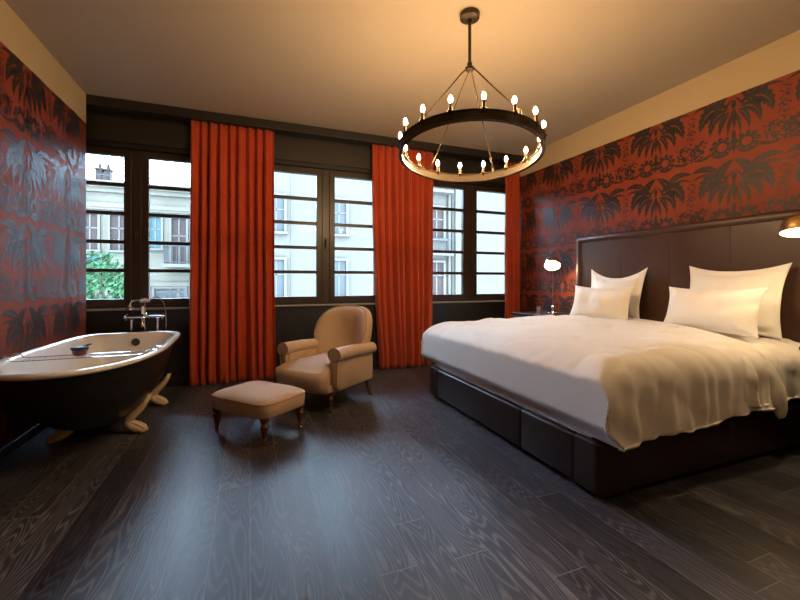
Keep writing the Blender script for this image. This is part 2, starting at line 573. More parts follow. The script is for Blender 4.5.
# ---------------------------------------------------------------- curtains
def curtain(x0, x1, nf, seed, label, spread=0.02, y=4.765, amp=0.048, lean=0.0):
    rnd = random.Random(seed)
    ph = [rnd.uniform(-0.6, 0.6) for _ in range(nf + 2)]
    am = [rnd.uniform(0.65, 1.15) for _ in range(nf + 2)]
    NX, NZ = nf * 14, 44
    zt, zb = 2.90, 0.004
    bm = bmesh.new()
    rows = []
    for j in range(NZ + 1):
        v = j / NZ
        z = lerp(zt, zb, v)
        row = []
        for i in range(NX + 1):
            u = i / NX
            t = u * nf
            k = min(int(t), nf - 1)
            fr = t - k
            a = lerp(am[k], am[k + 1], fr)
            p = t + 0.12 * math.sin(2.1 * t + seed) * (0.4 + v)
            A = amp * a * (0.55 + 0.45 * sstep(0, 0.25, v) + 0.35 * v)
            # grouping of pleats lower down
            A *= 0.75 + 0.5 * noise.noise(Vector((t * .8, z * .25, seed * 3.1)))
            yy = A * math.sin(2 * PI * p + 1.1 * noise.noise(Vector((t * .9, z * .18, seed + 2)))) + 0.30 * A * math.sin(4.0 * PI * p + ph[k] * 2) + 0.018 * v * math.sin(PI * p * 0.7 + ph[k]) + 0.10 * amp * math.sin(4 * PI * p + 1.3)
            yy += 0.012 * noise.noise(Vector((u * 9, z * 1.7, seed)))
            xx = lerp(x0 + (lean - spread) * v ** 2, x1 + spread * v ** 2, u) + 0.012 * noise.noise(Vector((u * 14 + 5, z * 1.3, seed))) * v
            # break on the floor
            g = sstep(0.93, 1.0, v)
            yy -= 0.045 * g * (0.5 + 0.5 * math.sin(2 * PI * p + 0.5))
            yc = min(y - yy, BY - 0.022)
            row.append(bm.verts.new((xx, yc, z)))
        rows.append(row)
    for a, b in zip(rows, rows[1:]):
        for i in range(NX):
            bm.faces.new((a[i], a[i + 1], b[i + 1], b[i]))
    o = fin('curtain', bm, M['curtain'], angle=180)
    md = o.modifiers.new('thick', 'SOLIDIFY'); md.thickness = 0.004
    tag(o, label, 'curtain')
    return o
curtain(-0.600, 0.262, 9, 3, 'wide red-orange curtain hanging between the left and middle windows')
curtain(1.455, 2.325, 9, 11, 'red-orange curtain behind the armchair, between the middle and right windows', spread=-0.005, lean=0.11)
curtain(3.500, 3.735, 4, 23, 'narrow red-orange curtain in the corner beside the bedside lamp', spread=0.0, amp=0.04)

# ---------------------------------------------------------------- chandelier
def chandelier():
    cx, cy = 1.41, 2.324
    R, Z = 0.478, 2.035
    TX, TY = -0.063, -0.097      # the ring hangs slightly out of level
    root = thing('chandelier', 'round dark iron ring chandelier with sixteen lit candle bulbs hanging from the ceiling', 'chandelier', (cx, cy, CZ))
    z = lambda a: a - CZ
    bm = bmesh.new(); lathe(bm, [(0.003, z(CZ - .045)), (0.050, z(CZ - .045)), (0.066, z(CZ - .036)), (0.068, z(CZ - .004)), (0.062, z(CZ - 0.0005)), (0.003, z(CZ - 0.0005))], 32)
    fin('canopy', bm, M['iron'], root)
    bm = bmesh.new(); lathe(bm, [(0.011, z(2.64)), (0.011, z(2.955))], 12)
    lathe(bm, [(0.016, z(2.925)), (0.016, z(2.95))], 12)
    fin('stem', bm, M['iron'], root)
    bm = bmesh.new(); lathe(bm, [(0.004, z(2.585)), (0.020, z(2.59)), (0.030, z(2.60)), (0.032, z(2.615)), (0.018, z(2.625)), (0.017, z(2.65)), (0.012, z(2.655))], 16)
    fin('hub', bm, M['iron'], root)
    # ring band: L section with flange
    bm = bmesh.new()
    prof = [(R - .006, Z - .026), (R + .006, Z - .026), (R + .012, Z - .030), (R + .012, Z - .024), (R + .006, Z - .018), (R + .006, Z + .022), (R + .012, Z + .026), (R + .012, Z + .031), (R - .012, Z + .031), (R - .012, Z + .026), (R - .006, Z + .022), (R - .006, Z - .018), (R - .012, Z - .024), (R - .012, Z - .030)]
    rings = []
    for i in range(96):
        a = 2 * PI * i / 96
        rings.append([(r * math.cos(a), r * math.sin(a), z(zz)) for r, zz in prof])
    rings.append(rings[0])
    loft(bm, rings, cap=False)
    bmesh.ops.remove_doubles(bm, verts=bm.verts, dist=1e-5)
    for v in bm.verts: v.co.z += TX * v.co.x + TY * v.co.y
    fin('ring_band', bm, M['iron'], root, angle=30)
    A0 = math.radians(-156.8)
    for k in range(3):
        a = A0 + math.radians(22.5 * 3.25 + 120 * k)
        e = Vector((math.cos(a), math.sin(a), 0))
        bm = bmesh.new()
        p0 = e * 0.026 + Vector((0, 0, z(2.605))); p1 = e * (R - 0.002) + Vector((0, 0, z(Z + .055) + TX * e.x * R + TY * e.y * R))
        pts = [p0, p0.lerp(p1, 0.06) + Vector((0, 0, .008)), p0.lerp(p1, .5), p1]
        tube(bm, pts, 0.0048, 8)
        tube(bm, [p1 + Vector((0, 0, .01)), p1 + Vector((0, 0, -.035))], 0.008, 8)
        fin('hanging_rod', bm, M['iron'], root)
    # cable that drops slack to the ring
    bm = bmesh.new()
    a = A0 + math.radians(22.5 * 11.5); e = Vector((math.cos(a), math.sin(a), 0))
    tube(bm, bez(Vector((0, 0, z(2.60))), e * 0.15 + Vector((0, 0, z(2.45))), e * 0.33 + Vector((0, 0, z(2.10))), e * (R - .006) + Vector((0, 0, z(Z + .03) + TX * e.x * R + TY * e.y * R)), 14), 0.003, 6)
    fin('power_cable', bm, M['iron'], root)
    for k in range(16):
        a = A0 + 2 * PI * k / 16
        x, y = R * math.cos(a), R * math.sin(a)
        dz = TX * x + TY * y
        bm = bmesh.new()
        lathe(bm, [(.004, z(Z + .005)), (.010, z(Z + .012)), (.014, z(Z + .028)), (.021, z(Z + .032)), (.021, z(Z + .036)), (.012, z(Z + .040)), (.0115, z(Z + .082)), (.009, z(Z + .084))], 14, loc=(x, y, dz))
        h = fin('candle_holder', bm, M['iron'], root)
        bm = bmesh.new()
        lathe(bm, [(.005, z(Z + .084)), (.0095, z(Z + .091)), (.0125, z(Z + .101)), (.0115, z(Z + .112)), (.006, z(Z + .124)), (.001, z(Z + .131))], 12, loc=(x, y, dz))
        fin('bulb', bm, M['bulb'], h)
chandelier()

# ---------------------------------------------------------------- bathtub
TZ = 0.65
def tub_outline(s, yc, hl, hw, hwf, n=72, sqf=6.5, sqn=2.3):
    """plan ring: far end squarer and narrower, near end round"""
    out = []
    for i in range(n):
        a = 2 * PI * i / n
        ca, sa = math.cos(a), math.sin(a)
        e = lerp(sqn, sqf, sstep(-0.2, 0.6, sa))
        r = (abs(ca) ** e + abs(sa) ** e) ** (-1 / e)
        u, v = ca * r, sa * r
        ww = lerp(hw, hwf, sstep(-0.1, 1.0, v))
        out.append((u * ww + s, v * hl + yc))
    return out
def bathtub():
    ox, oy = -1.035, 3.50
    root = thing('bathtub', 'freestanding black roll top bathtub with white inside on cream claw feet', 'bathtub', (ox, oy, 0))
    def ring(z, ins, yc, hl, hw, hwf, **k):
        return [Vector((p[0], p[1], z)) for p in tub_outline(0, yc, hl - ins, hw - ins, hwf - ins, **k)]
    # key sections: (z, yc, half length, half width, half width far)
    key = [(TZ - .01, 0, .89, .420, .400), (.55, .012, .86, .395, .37), (.42, .04, .79, .36, .335), (.30, .09, .70, .318, .30), (.20, .14, .58, .250, .245), (.145, .17, .46, .185, .19), (.125, .18, .32, .13, .13), (.12, .18, .10, .04, .04)]
    bm = bmesh.new()
    rr_ = loft(bm, [ring(z, 0, yc, hl, hw, hf) for z, yc, hl, hw, hf in key], cap=False)
    bm.faces.new(rr_[-1])
    # dense smooth shell
    fin('outer_shell', bm, M['tubblack'], root, angle=80, label='black painted outside of the tub')
    bm = bmesh.new()
    R = []
    K = dict(yc=0, hl=.89, hw=.420, hwf=.400)
    for dz, ins in ((-.022, -.004), (-.020, -.022), (-.008, -.031), (.004, -.028), (.010, -.012), (.010, .006), (.004, .022), (-.012, .032)):
        R.append(ring(TZ + dz, ins, **K))
    for z, yc, hl, hw, hf in ((.55, .012, .86, .395, .37), (.42, .04, .79, .365, .325), (.30, .09, .70, .325, .29), (.215, .14, .57, .27, .245), (.175, .17, .45, .20, .19), (.160, .18, .28, .12, .12), (.156, .18, .05, .03, .03)):
        R.append(ring(z, .035 if z > .25 else .03 if hl > .1 else 0, yc, hl, hw, hf))
    rr_ = loft(bm, R, cap=False)
    bm.faces.new(rr_[-1])
    fin('basin', bm, M['enamel'], root, angle=80, label='white enamel rolled rim and inside of the tub')
    bm = bmesh.new()
    mt = Matrix.Rotation(PI / 2 + 0.12, 4, 'X')
    lathe(bm, [(.002, .008), (.020, .009), (.032, .006), (.036, 0), (.034, -.004), (.002, -.004)], 24, loc=(.03, .816, .575), mat=mt)
    fin('overflow', bm, M['iron'], root, label='dark round overflow cover')
    # claw feet
    for (sx, y) in ((1, -0.03), (1, 0.66), (-1, -0.03), (-1, 0.66)):
        yf = y
        bm = bmesh.new()
        q = 0.0 if y < .3 else 0.015
        # path in (out, z)
        path = [(.312, .285), (.300, .250), (.262, .190), (.205, .135), (.180, .098), (.195, .064), (.238, .040), (.268, .026)]
        wd = [(.008, .014), (.020, .036), (.028, .046), (.032, .044), (.034, .038), (.036, .040), (.036, .046), (.026, .042)]
        pts = [(sx * (q + a), y, b) for a, b in path]
        pp = spline(pts, 3)
        rr = []
        for i in range(len(path) - 1):
            for k in range(3): rr.append((lerp(wd[i][0], wd[i + 1][0], k / 3), lerp(wd[i][1], wd[i + 1][1], k / 3)))
        rr.append(wd[-1])
        tube(bm, pp, rr, 14, flat=(sx, 0, 0.5))
        for t_ in (-1, 0, 1):
            ellipsoid(bm, (sx * (q + .285 - abs(t_) * .010), y + t_ * .026, .021), (.026, .015, .020), 10, 8)
            tube(bm, [(sx * (q + .205), y + t_ * .018, .088), (sx * (q + .250), y + t_ * .024, .064), (sx * (q + .290), y + t_ * .026, .034)], [.010, .013, .011], 8)
        for t_ in (-1, 0, 1):
            tube(bm, [(sx * (q + .330), y, .288), (sx * (q + .312), y + t_ * .014, .245), (sx * (q + .276), y + t_ * .024, .185), (sx * (q + .222), y + t_ * .018, .135)], [.004, .009, .010, .006], 6)
        fin('claw_foot', bm, M['clawpaint'], root, angle=60, label='cream claw foot')
bathtub()

def bath_mixer():
    x0, y0 = -0.985, 4.56
    root = thing('bath_mixer_tap', 'chrome telephone style bath mixer on two standpipes behind the bathtub', 'tap', (x0, y0, 0))
    for s in (-1, 1):
        bm = bmesh.new()
        lathe(bm, [(.030, 0.0), (.030, .008), (.014, .014), (.013, .03), (.013, .74), (.019, .745), (.019, .765), (.014, .77)], 14, loc=(s * .112, 0, 0))
        fin('standpipe', bm, M['chrome'], root)
        bm = bmesh.new()
        c = Vector((s * .155, -.01, .79))
        lathe(bm, [(.012, -.02), (.014, 0), (.010, .02)], 12, loc=c, mat=Matrix.Rotation(PI / 2, 4, 'Y'))
        for k in range(4):
            a = PI / 4 + k * PI / 2
            d = Vector((0, math.cos(a), math.sin(a)))
            tube(bm, [c, c + d * .030], .0045, 8)
            ellipsoid(bm, c + d * .034, (.007, .007, .007), 8, 6)
        fin('tap_handle', bm, M['chrome'], root)
    bm = bmesh.new()
    tube(bm, [(-.14, 0, .79), (-.05, 0, .79), (0, 0, .792), (.05, 0, .79), (.14, 0, .79)], [.014, .016, .022, .016, .014], 12)
    ellipsoid(bm, (0, 0, .80), (.030, .026, .034), 14, 10)
    tube(bm, [(0, 0, .82), (0, 0, .88), (0, 0, .935)], [.012, .009, .009], 10)
    fin('mixer_body', bm, M['chrome'], root)
    bm = bmesh.new()
    tube(bm, spline([(0, -.01, .785), (0, -.06, .78), (0, -.10, .755), (0, -.115, .70)], 5), .013, 12)
    fin('spout', bm, M['chrome'], root)
    bm = bmesh.new()
    tube(bm, [(-.045, 0, .948), (-.045, 0, .938), (.045, 0, .938), (.045, 0, .948)], .006, 8)
    fin('handset_cradle', bm, M['chrome'], root)
    bm = bmesh.new()
    tube(bm, [(-.035, -.005, .955), (0, -.005, .962), (.045, -.005, .958)], [.012, .015, .012], 10)
    hs = fin('handset', bm, M['enamel'], root, label='white ceramic shower handset grip')
    bm = bmesh.new()
    tube(bm, spline([(-.035, -.005, .955), (-.085, -.005, .955), (-.118, -.005, .935), (-.125, -.005, .905)], 5), .008, 10)
    lathe(bm, [(.008, .01), (.012, -.01), (.036, -.030), (.038, -.040), (.003, -.041)], 18, loc=(-.125, -.005, .905))
    fin('shower_rose', bm, M['chrome'], hs)
    bm = bmesh.new()
    lathe(bm, [(.006, .0), (.012, .01), (.014, .05), (.009, .075), (.004, .078)], 12, loc=(-.01, -.03, .82))
    fin('diverter_lever', bm, M['enamel'], root, label='white ceramic lever')
    bm = bmesh.new()
    tube(bm, spline([(.045, -.005, .958), (.10, -.02, .985), (.16, -.03, .95), (.185, -.03, .85), (.19, -.02, .72), (.17, 0, .55), (.10, .01, .42), (.02, .01, .50), (.0, .0, .70), (0, 0, .77)], 6), .0065, 8)
    fin('shower_hose', bm, M['chrome'], root)
bath_mixer()

def bath_rack():
    root = thing('bath_rack', 'thin wire rack laid across the white bathtub rim', 'bath rack', (-1.035, 3.24, TZ + .012))
    bm = bmesh.new()
    r = .0035
    for y in (-.075, .075):
        tube(bm, spline([(-.445, y, .004), (-.40, y, .010), (-.375, y, -.012), (-.34, y, -.022), (0, y, -.022), (.30, y, -.022), (.345, y, -.010), (.385, y, .008), (.425, y, .004)], 4), r, 6)
    for x in (-.445, .425):
        tube(bm, [(x, -.075, .004), (x, .075, .004)], r, 6)
    for k in range(23):
        x = -.33 + k * .028
        tube(bm, [(x, -.075, -.024), (x, .075, -.024)], .0018, 5)
    fin('rack_frame', bm, M['chrome'], root)
bath_rack()
bz = TZ + .012 - .019
t = thing('soap_dish', 'small dark red-brown bowl holding a blue-black brush on the bath rack', 'bowl', (-1.075, 3.235, bz))
t.scale = (.72, .72, .72)
bm = bmesh.new(); lathe(bm, [(.030, .001), (.050, .010), (.058, .035), (.060, .055), (.054, .055), (.048, .020), (.003, .012)], 24)
fin('bowl', bm, M['bowl'], t)
bm = bmesh.new(); lathe(bm, [(.050, .052), (.066, .060), (.070, .078), (.062, .088), (.003, .090)], 20)
tube(bm, [(.02, .0, .08), (.06, .02, .098), (.085, .03, .104)], [.012, .009, .006], 8)
fin('brush', bm, M['brushdark'], t, label='blue-black round brush')

# ---------------------------------------------------------------- upholstered seats
def rbox_pts(hx, hy, e=5, n=48):
    out = []
    for i in range(n):
        a = 2 * PI * i / n
        ca, sa = math.cos(a), math.sin(a)
        r = (abs(ca) ** e + abs(sa) ** e) ** (-1 / e)
        out.append((ca * r * hx, sa * r * hy))
    return out

def turned_leg(bm, x, y, z1, k=1.0, caster=False):
    z0 = 0.035 if caster else 0.0
    H = z1 - z0
    prof = [(.010, 0), (.012, .03), (.015, .07), (.011, .12), (.013, .17), (.017, .30), (.021, .50), (.024, .62), (.017, .70), (.023, .74), (.019, .78), (.025, .86), (.027, .93), (.027, 1.0)]
    lathe(bm, [(r * k, z0 + t_ * H) for r, t_ in prof], 16, loc=(x, y, 0))

def caster(parent, x, y):
    bm = bmesh.new()
    lathe(bm, [(.003, -.007), (.013, -.007), (.016, 0), (.013, .007), (.003, .007)], 14, loc=(x, y, .016), mat=Matrix.Rotation(PI / 2, 4, 'X'))
    lathe(bm, [(.010, .026), (.013, .040), (.013, .050)], 12, loc=(x, y, 0))
    fin('caster', bm, M['brass'], parent, label='small brass caster')

def armchair():
    # local frame: -Y is the front, X across; origin on the floor at the centre of the seat
    fl = Vector((.66, 3.38, 0)); rl = Vector((1.11, 3.74, 0))
    d = (rl - fl).normalized()
    w = Vector((-d.y, d.x, 0))
    mid = (fl + rl) / 2 + w * .275 - d * .025
    rz = math.atan2(d.y, d.x) - PI / 2
    root = thing('armchair', 'beige upholstered armchair with rounded back and scroll arms in front of the windows', 'armchair', (mid.x, mid.y, 0), rz)
    hw = .315
    # seat cushion, domed with bulging front
    bm = bmesh.new()
    rings = []
    for z, s in ((.175, .93), (.185, .985), (.23, 1.02), (.31, 1.04), (.355, 1.02), (.390, .955), (.410, .83), (.423, .6), (.430, .3), (.432, .05)):
        ring = []
        for (px, py) in rbox_pts(.255, .37, 5.0):
            f = sstep(-.22, -.32, py)
            zz = z - (0.025 * sstep(-.15, -.36, py * s) if z > .36 else 0)
            xx = px * s * (1 + .27 * f)
            ring.append((xx, py * s - .02 - 0.03 * f * math.sin(min(1, (z - .175) / .25) * PI), zz))
        rings.append(ring)
    loft(bm, rings)
    fin('seat_cushion', bm, M['fabric'], root, angle=70)
    # frame apron under arms
    for s in (-1, 1):
        bm = bmesh.new()
        box(bm, *(sorted((s * .262, s * .338))), -.235, .30, .185, .50, bev=.022, seg=3)
        # rolled arm top
        rings = []
        N = 20
        for k, (y, m_) in enumerate(((-.268, .80), (-.262, 1.0), (-.20, 1.0), (0, .96), (.18, .92), (.30, .90))):
            ring = []
            for i in range(N):
                a = 2 * PI * i / N
                ring.append((s * (.314 + .070 * m_ * math.cos(a)), y, .505 + .060 * m_ * math.sin(a) + (-.012 if y > .1 else 0)))
            rings.append(ring)
        loft(bm, rings)
        arm = fin('arm', bm, M['fabric'], root, angle=60)
        bm = bmesh.new()
        # front scroll facing with piping
        pts = []
        for i in range(25):
            a = math.radians(-60) + math.radians(300) * i / 24
            pts.append((s * (.314 + .069 * math.cos(a)), -.268, .505 + .059 * math.sin(a)))
        pts = [(s * .335, -.262, .26)] + pts + [(s * .285, -.262, .26)] if s > 0 else [(s * .335, -.262, .26)] + pts + [(s * .285, -.262, .26)]
        tube(bm, pts, .0045, 6)
        fin('piping', bm, M['piping'], arm)
        bm = bmesh.new()
        box(bm, *(sorted((s * .280, s * .340))), -.262, -.225, .22, .50, bev=.012)
        fin('arm_facing', bm, M['fabric'], arm)
    # back: rounded top, padded, reclined
    bm = bmesh.new()
    def outline(e, n=44):
        """arch outline in (x, z) around pad, e inset"""
        P = []
        hwb, zb, zt = .325, .28, .895
        for i in range(n):
            a = 2 * PI * i / n
            ca, sa = math.cos(a), math.sin(a)
            ex = 3.0 if sa > 0 else 7.0
            r = (abs(ca) ** ex + abs(sa) ** ex) ** (-1 / ex)
            x = ca * r * (hwb - e); z = (zb + zt) / 2 + sa * r * ((zt - zb) / 2 - e)
            x *= lerp(.93, 1.0, sstep(.35, .62, z))
            P.append((x, z))
        return P
    rings = []
    for y, e in ((.070, .24), (.046, .16), (.030, .09), (.028, .045), (.045, .015), (.085, .0), (.130, .008), (.150, .035), (.158, .10), (.160, .24)):
        ring = []
        for x, z in outline(e):
            rec = (z - .40) * .28
            wrap = -.10 * (abs(x) / .3) ** 2.4 * (1 if y < .1 else .6)
            ring.append((x, .13 + y + rec + wrap + .04, z))
        rings.append(ring)
    loft(bm, rings)
    fin('backrest', bm, M['fabric'], root, angle=70)
    bm = bmesh.new()
    pts = []
    for x, z in outline(.004):
        pts.append((x, .13 + .065 + (z - .40) * .28 - .10 * (abs(x) / .3) ** 2.4 + .035, z + .0))
    pts.append(pts[0]); tube(bm, pts[:23], .005, 6)
    bk = [o for o in root.children if o.name.startswith('backrest')][0]
    fin('piping', bm, M['piping'], bk)
    bm = bmesh.new()
    box(bm, -.285, .285, -.31, .315, .165, .245, bev=.015)
    fin('seat_frame', bm, M['fabric'], root)
    for s in (-1, 1):
        bm = bmesh.new(); turned_leg(bm, s * .275, -.270, .185, 1.2, True)
        lg = fin('leg', bm, M['wood'], root)
        caster(lg, s * .275, -.270)
        bm = bmesh.new()
        tube(bm, [(s * .265, .355, .0), (s * .262, .335, .06), (s * .260, .305, .13), (s * .260, .290, .20)], [.014, .016, .020, .022], 4)
        fin('leg', bm, M['wood'], root, label='splayed square back leg')
armchair()

def ottoman():
    A = Vector((.10, 2.87, 0)); B = Vector((.35, 3.10, 0)); C = Vector((-.22, 3.24, 0))
    mid = (B + C) / 2
    ux = (C - A).normalized()
    rz = math.atan2(ux.y, ux.x)
    root = thing('footstool', 'low beige upholstered footstool on turned wooden legs in front of the armchair', 'footstool', (mid.x, mid.y, 0), rz)
    hx, hy = .300, .222
    bm = bmesh.new()
    rings = []
    for z, s in ((.190, .93), (.193, .985), (.205, 1.0), (.25, 1.015), (.292, 1.01), (.306, .97), (.326, .80), (.340, .55), (.347, .28), (.349, .04)):
        rings.append([(px * s, py * s, z) for px, py in rbox_pts(hx, hy, 7.0)])
    loft(bm, rings)
    cu = fin('cushion', bm, M['fabric'], root, angle=60)
    bm = bmesh.new()
    pts = [(px * 1.013, py * 1.013, .294) for px, py in rbox_pts(hx, hy, 7.0)]
    tube(bm, pts + [pts[0]], .004, 6)
    fin('piping', bm, M['fabric'], cu)
    for sx in (-1, 1):
        for sy in (-1, 1):
            bm = bmesh.new(); turned_leg(bm, sx * (hx - .050), sy * (hy - .045), .200, 1.25, True)
            lg = fin('leg', bm, M['wood'], root)
            caster(lg, sx * (hx - .050), sy * (hy - .045))
ottoman()

# ---------------------------------------------------------------- bed
BX0, BX1, BY0, BY1 = 1.68, 3.60, 1.49, 3.56
bed = thing('bed', 'large double bed with tall dark brown leather headboard and black leather base', 'bed', (0, 0, 0))
def panel(bm, x0, x1, y0, y1, z0, z1, b=.018):
    box(bm, x0, x1, y0, y1, z0, z1, bev=b, seg=4)
bm = bmesh.new()
zt, zb_ = .300, .035
box(bm, BX0 + .03, BX1, BY0 + .03, BY1 - .03, zb_ + .01, zt - .02)
fin('base', bm, M['leather_black'], bed)
bm = bmesh.new()
for a, b in ((1.675, 2.13), (2.132, 3.37)):
    panel(bm, BX0, BX0 + .07, a, b, zb_, zt)
fin('foot_rail', bm, M['leather_black'], bed)
for ya, yb, nm in ((BY0, 1.672, 'near'), (3.373, BY1, 'far')):
    bm = bmesh.new()
    # rounded corner block
    pts = []
    s = -1 if nm == 'near' else 1
    yo = ya if s < 0 else yb; yi = yb if s < 0 else ya
    r = .055
    out = [(BX0, yi), (BX0, yo - s * r)]
    for k in range(1, 8):
        a = PI / 2 * k / 8
        out.append((BX0 + r - r * math.cos(a), yo - s * r + s * r * math.sin(a)))
    out += [(BX0 + r, yo), (BX0 + .20, yo), (BX0 + .20, yi)]
    cx_, cy_ = BX0 + .1, (ya + yb) / 2
    rings = []
    for z, e in ((zb_, .985), (zb_ + .008, 1), (zt - .012, 1), (zt - .003, .985), (zt, .955)):
        rings.append([(cx_ + (x - cx_) * e, cy_ + (y - cy_) * e, z) for x, y in out])
    loft(bm, rings)
    fin('corner_panel', bm, M['leather_black'], bed, angle=50)
for y, s in ((BY0, 1), (BY1, -1)):
    bm = bmesh.new()
    for a, b in ((BX0 + .202, 2.75), (2.752, BX1)):
        panel(bm, a, b, *(sorted((y, y + s * .06))), zb_, zt)
    fin('side_rail', bm, M['leather_black'], bed)
for x in (BX0 + .09, 3.4):
    for y in (BY0 + .06, BY1 - .06):
        bm = bmesh.new(); box(bm, x - .03, x + .03, y - .03, y + .03, 0, zb_ + .012, bev=.004)
        fin('leg', bm, M['darkwood'], bed)
# headboard
HY0, HY1, HZ = 1.47, 3.57, 1.665
bm = bmesh.new(); box(bm, 3.655, 3.738, HY0 + .03, HY1 - .03, .06, HZ - .03)
hb = fin('headboard', bm, M['leather'], bed)
ys = [HY0 + .05, 1.98, 2.47, 2.96, HY1 - .05]
for a, b in zip(ys, ys[1:]):
    bm = bmesh.new(); box(bm, 3.632, 3.66, a + .0005, b - .0005, .12, HZ - .06, bev=.004, seg=3)
    fin('panel', bm, M['leather'], hb, smooth=False)
bm = bmesh.new()
def rollbar(bm, p, q, mit):
    pass
N = 14
def halfprof(i):
    a = -PI / 2 + PI * i / (N - 1)
    return .045 * math.cos(a), .038 * math.sin(a)
rings = []
yc0, yc1, zc = HY0 + .038, HY1 - .038, HZ - .038
corner = [((yc1), .10, (1, 0)), ((yc1), zc, (1, 1)), ((yc0), zc, (-1, 1)), ((yc0), .10, (-1, 0))]
for y, z, (dy, dz) in corner:
    ring = []
    for i in range(N):
        bx, off = halfprof(i)
        ring.append((3.655 - bx, y + dy * off, z + dz * off))
    rings.append(ring)
loft(bm, rings, closed=False, cap=False)
box(bm, 3.652, 3.70, HY0, HY1, HZ - .076, HZ - .001)
box(bm, 3.652, 3.70, HY0, HY0 + .076, .10, HZ - .01)
box(bm, 3.652, 3.70, HY1 - .076, HY1, .10, HZ - .01)
fin('headboard_roll', bm, M['leather'], hb, angle=50)
bm = bmesh.new(); box(bm, BX0 + .09, 3.60, BY0 + .07, BY1 - .07, .29, .60, bev=.05, seg=4)
fin('mattress', bm, M['linen'], bed, label='white mattress with fitted sheet')

# soft sheets laid over the mattress: height above the bed depends on the distance past its edges
def drape(name, label, u0, u1, top, ov_n, ov_f, hem_n, hem_f, seed, foot=True, diag=None, puff=1.0, edge_r=.17, wr=1.0, th=.012):
    """u along the bed (X), v across (Y). v beyond the mattress edge turns down the side"""
    bm = bmesh.new()
    NU, NV = 120, 150
    ya, yb = BY0 + .06, BY1 - .06
    La = ov_n; Lb = ov_f
    tot = (yb - ya) + La + Lb
    rows = []
    for i in range(NU + 1):
        fu = i / NU
        row = []
        for j in range(NV + 1):
            sv = -La + tot * j / NV           # arc position across
            vclamp = max(0, min(yb - ya, sv)) / (yb - ya)
            us = u0(vclamp) if callable(u0) else u0
            ue = u1(vclamp) if callable(u1) else u1
            su = lerp(us, ue, fu)
            row.append((su, sv))
        rows.append(row)
    def shape(su, sv, fu):
        # bend across
        def bend(s, lim, r):
            """s>0 past the straight run: quarter circle then straight down; returns (out, down, side)"""
            if s <= 0: return 0.0, 0.0, 0.0
            q = r * PI / 2
            if s < q:
                a = s / r
                return r * math.sin(a), r * (1 - math.cos(a)), s / q
            return r + 0.02 * (s - q), r + (s - q), 1.0
        r = edge_r
        sa = -(sv - r * .3); sb = sv - (yb - ya) + r * .3
        on, dn, kn = bend(sa, La, r)
        of, df, kf = bend(sb, Lb, r)
        ua = (BX0 + .06 + r * .5) - su
        oo, do, ko = bend(ua, 1, r) if foot else (0, 0, 0)
        x = su if ko == 0 else (BX0 + .06 + r * .5) - oo
        y = ya + min(max(sv, r * .3), yb - ya - r * .3)
        y = y - on + of
        down = max(dn + df, 0); 
        down = math.sqrt((dn + df) ** 2 + do ** 2) if (dn + df) * do > 0 else dn + df + do
        z = top - down
        return x, y, z, kn, kf, ko
    V = []
    for i, row in enumerate(rows):
        vr = []
        fu = i / NU
        for (su, sv) in row:
            x, y, z, kn, kf, ko = shape(su, sv, fu)
            vv = max(0, min(1, (y - ya) / (yb - ya)))
            # puffiness of the filling
            inner = (1 - kn) * (1 - kf) * (1 - ko)
            z += puff * .050 * inner * (math.sin(PI * vv) ** .6) * sstep(BX0, 2.4, x)
            nz = noise.noise(Vector((x * 2.3, y * 2.0, seed)))
            z += .030 * puff * nz * (1 - max(kn, kf, ko)) + .011 * puff * noise.noise(Vector((x * 5.0 + y * 2, y * 4.5 - x * 2, seed + 21))) * (1 - .6 * max(kn, kf, ko))
            # soft directional wrinkles
            wv = noise.noise(Vector((x * 1.3 + y * 2.2, (y - x) * 6.0, seed + 3)))
            z += .014 * wr * wv * (1 - max(kn, kf, ko) * .7)
            cr = abs(noise.noise(Vector((x * 3.1 - y * 1.2, x * 2.0 + y * 3.4, seed + 31))))
            z -= .010 * wr * max(0, 1 - cr * 9) * (1 - max(kn, kf, ko) * .5)
            # vertical folds on the sides
            fn = noise.noise(Vector((x * 5.5, z * 1.2, seed + 7))) + .45 * noise.noise(Vector((x * 15, z * 2.5, seed + 9)))
            ff = (.4 + .6 * sstep(.7, .35, z)) * noise.noise(Vector((y * 6.5, z * 1.2, seed + 5))) + .55 * noise.noise(Vector((y * 17, z * 2.0, seed + 6)))
            y -= .040 * wr * kn * fn + .030 * wr * kn * abs(noise.noise(Vector((x * 3.2 + z * 4.0, z * 2.0, seed + 41))))
            y += .028 * wr * kf * fn
            x -= .026 * wr * ko * ff
            # keep the hanging sides above their hem
            if kn > 0:
                hz = hem_n(x) + .006 * noise.noise(Vector((x * 4, 0, seed)))
                if z < hz: z = hz + (z - hz) * .02
            if kf > 0 and z < hem_f: z = hem_f
            if ko > 0 and z < .290: z = .290 + (z - .290) * .02
            if ko > 0:
                x -= .065 * ko * math.sin(PI * max(0, min(1, (z - .30) / .42))) ** .8
                x = max(x, BX0 - .04 + .08 * sstep(.42, .31, z))
            vr.append(bm.verts.new((x, y, z)))
        V.append(vr)
    for a, b in zip(V, V[1:]):
        for j in range(NV):
            bm.faces.new((a[j], a[j + 1], b[j + 1], b[j]))
    o = fin(name, bm, M['linen'], None, angle=180)
    md = o.modifiers.new('thick', 'SOLIDIFY'); md.thickness = th; md.offset = -1
    tag(o, label, 'duvet' if name == 'duvet' else 'sheet')
    return o, V

def hem1(x): return lerp(.315, .37, sstep(1.75, 2.9, x))
drape('duvet', 'thick white duvet spread over the foot and middle of the bed',
      1.20, lambda v: lerp(3.02, 3.42, sstep(0.0, .65, v)), .745, .50, .42, hem1, .34, 2.0)
drape('bed_sheet', 'white cotton sheet layer between the duvet and the pillows at the head of the bed',
      2.70, 3.60, .725, .46, .40, lambda x: .40, .36, 9.0, foot=False, puff=.5, wr=1.1)
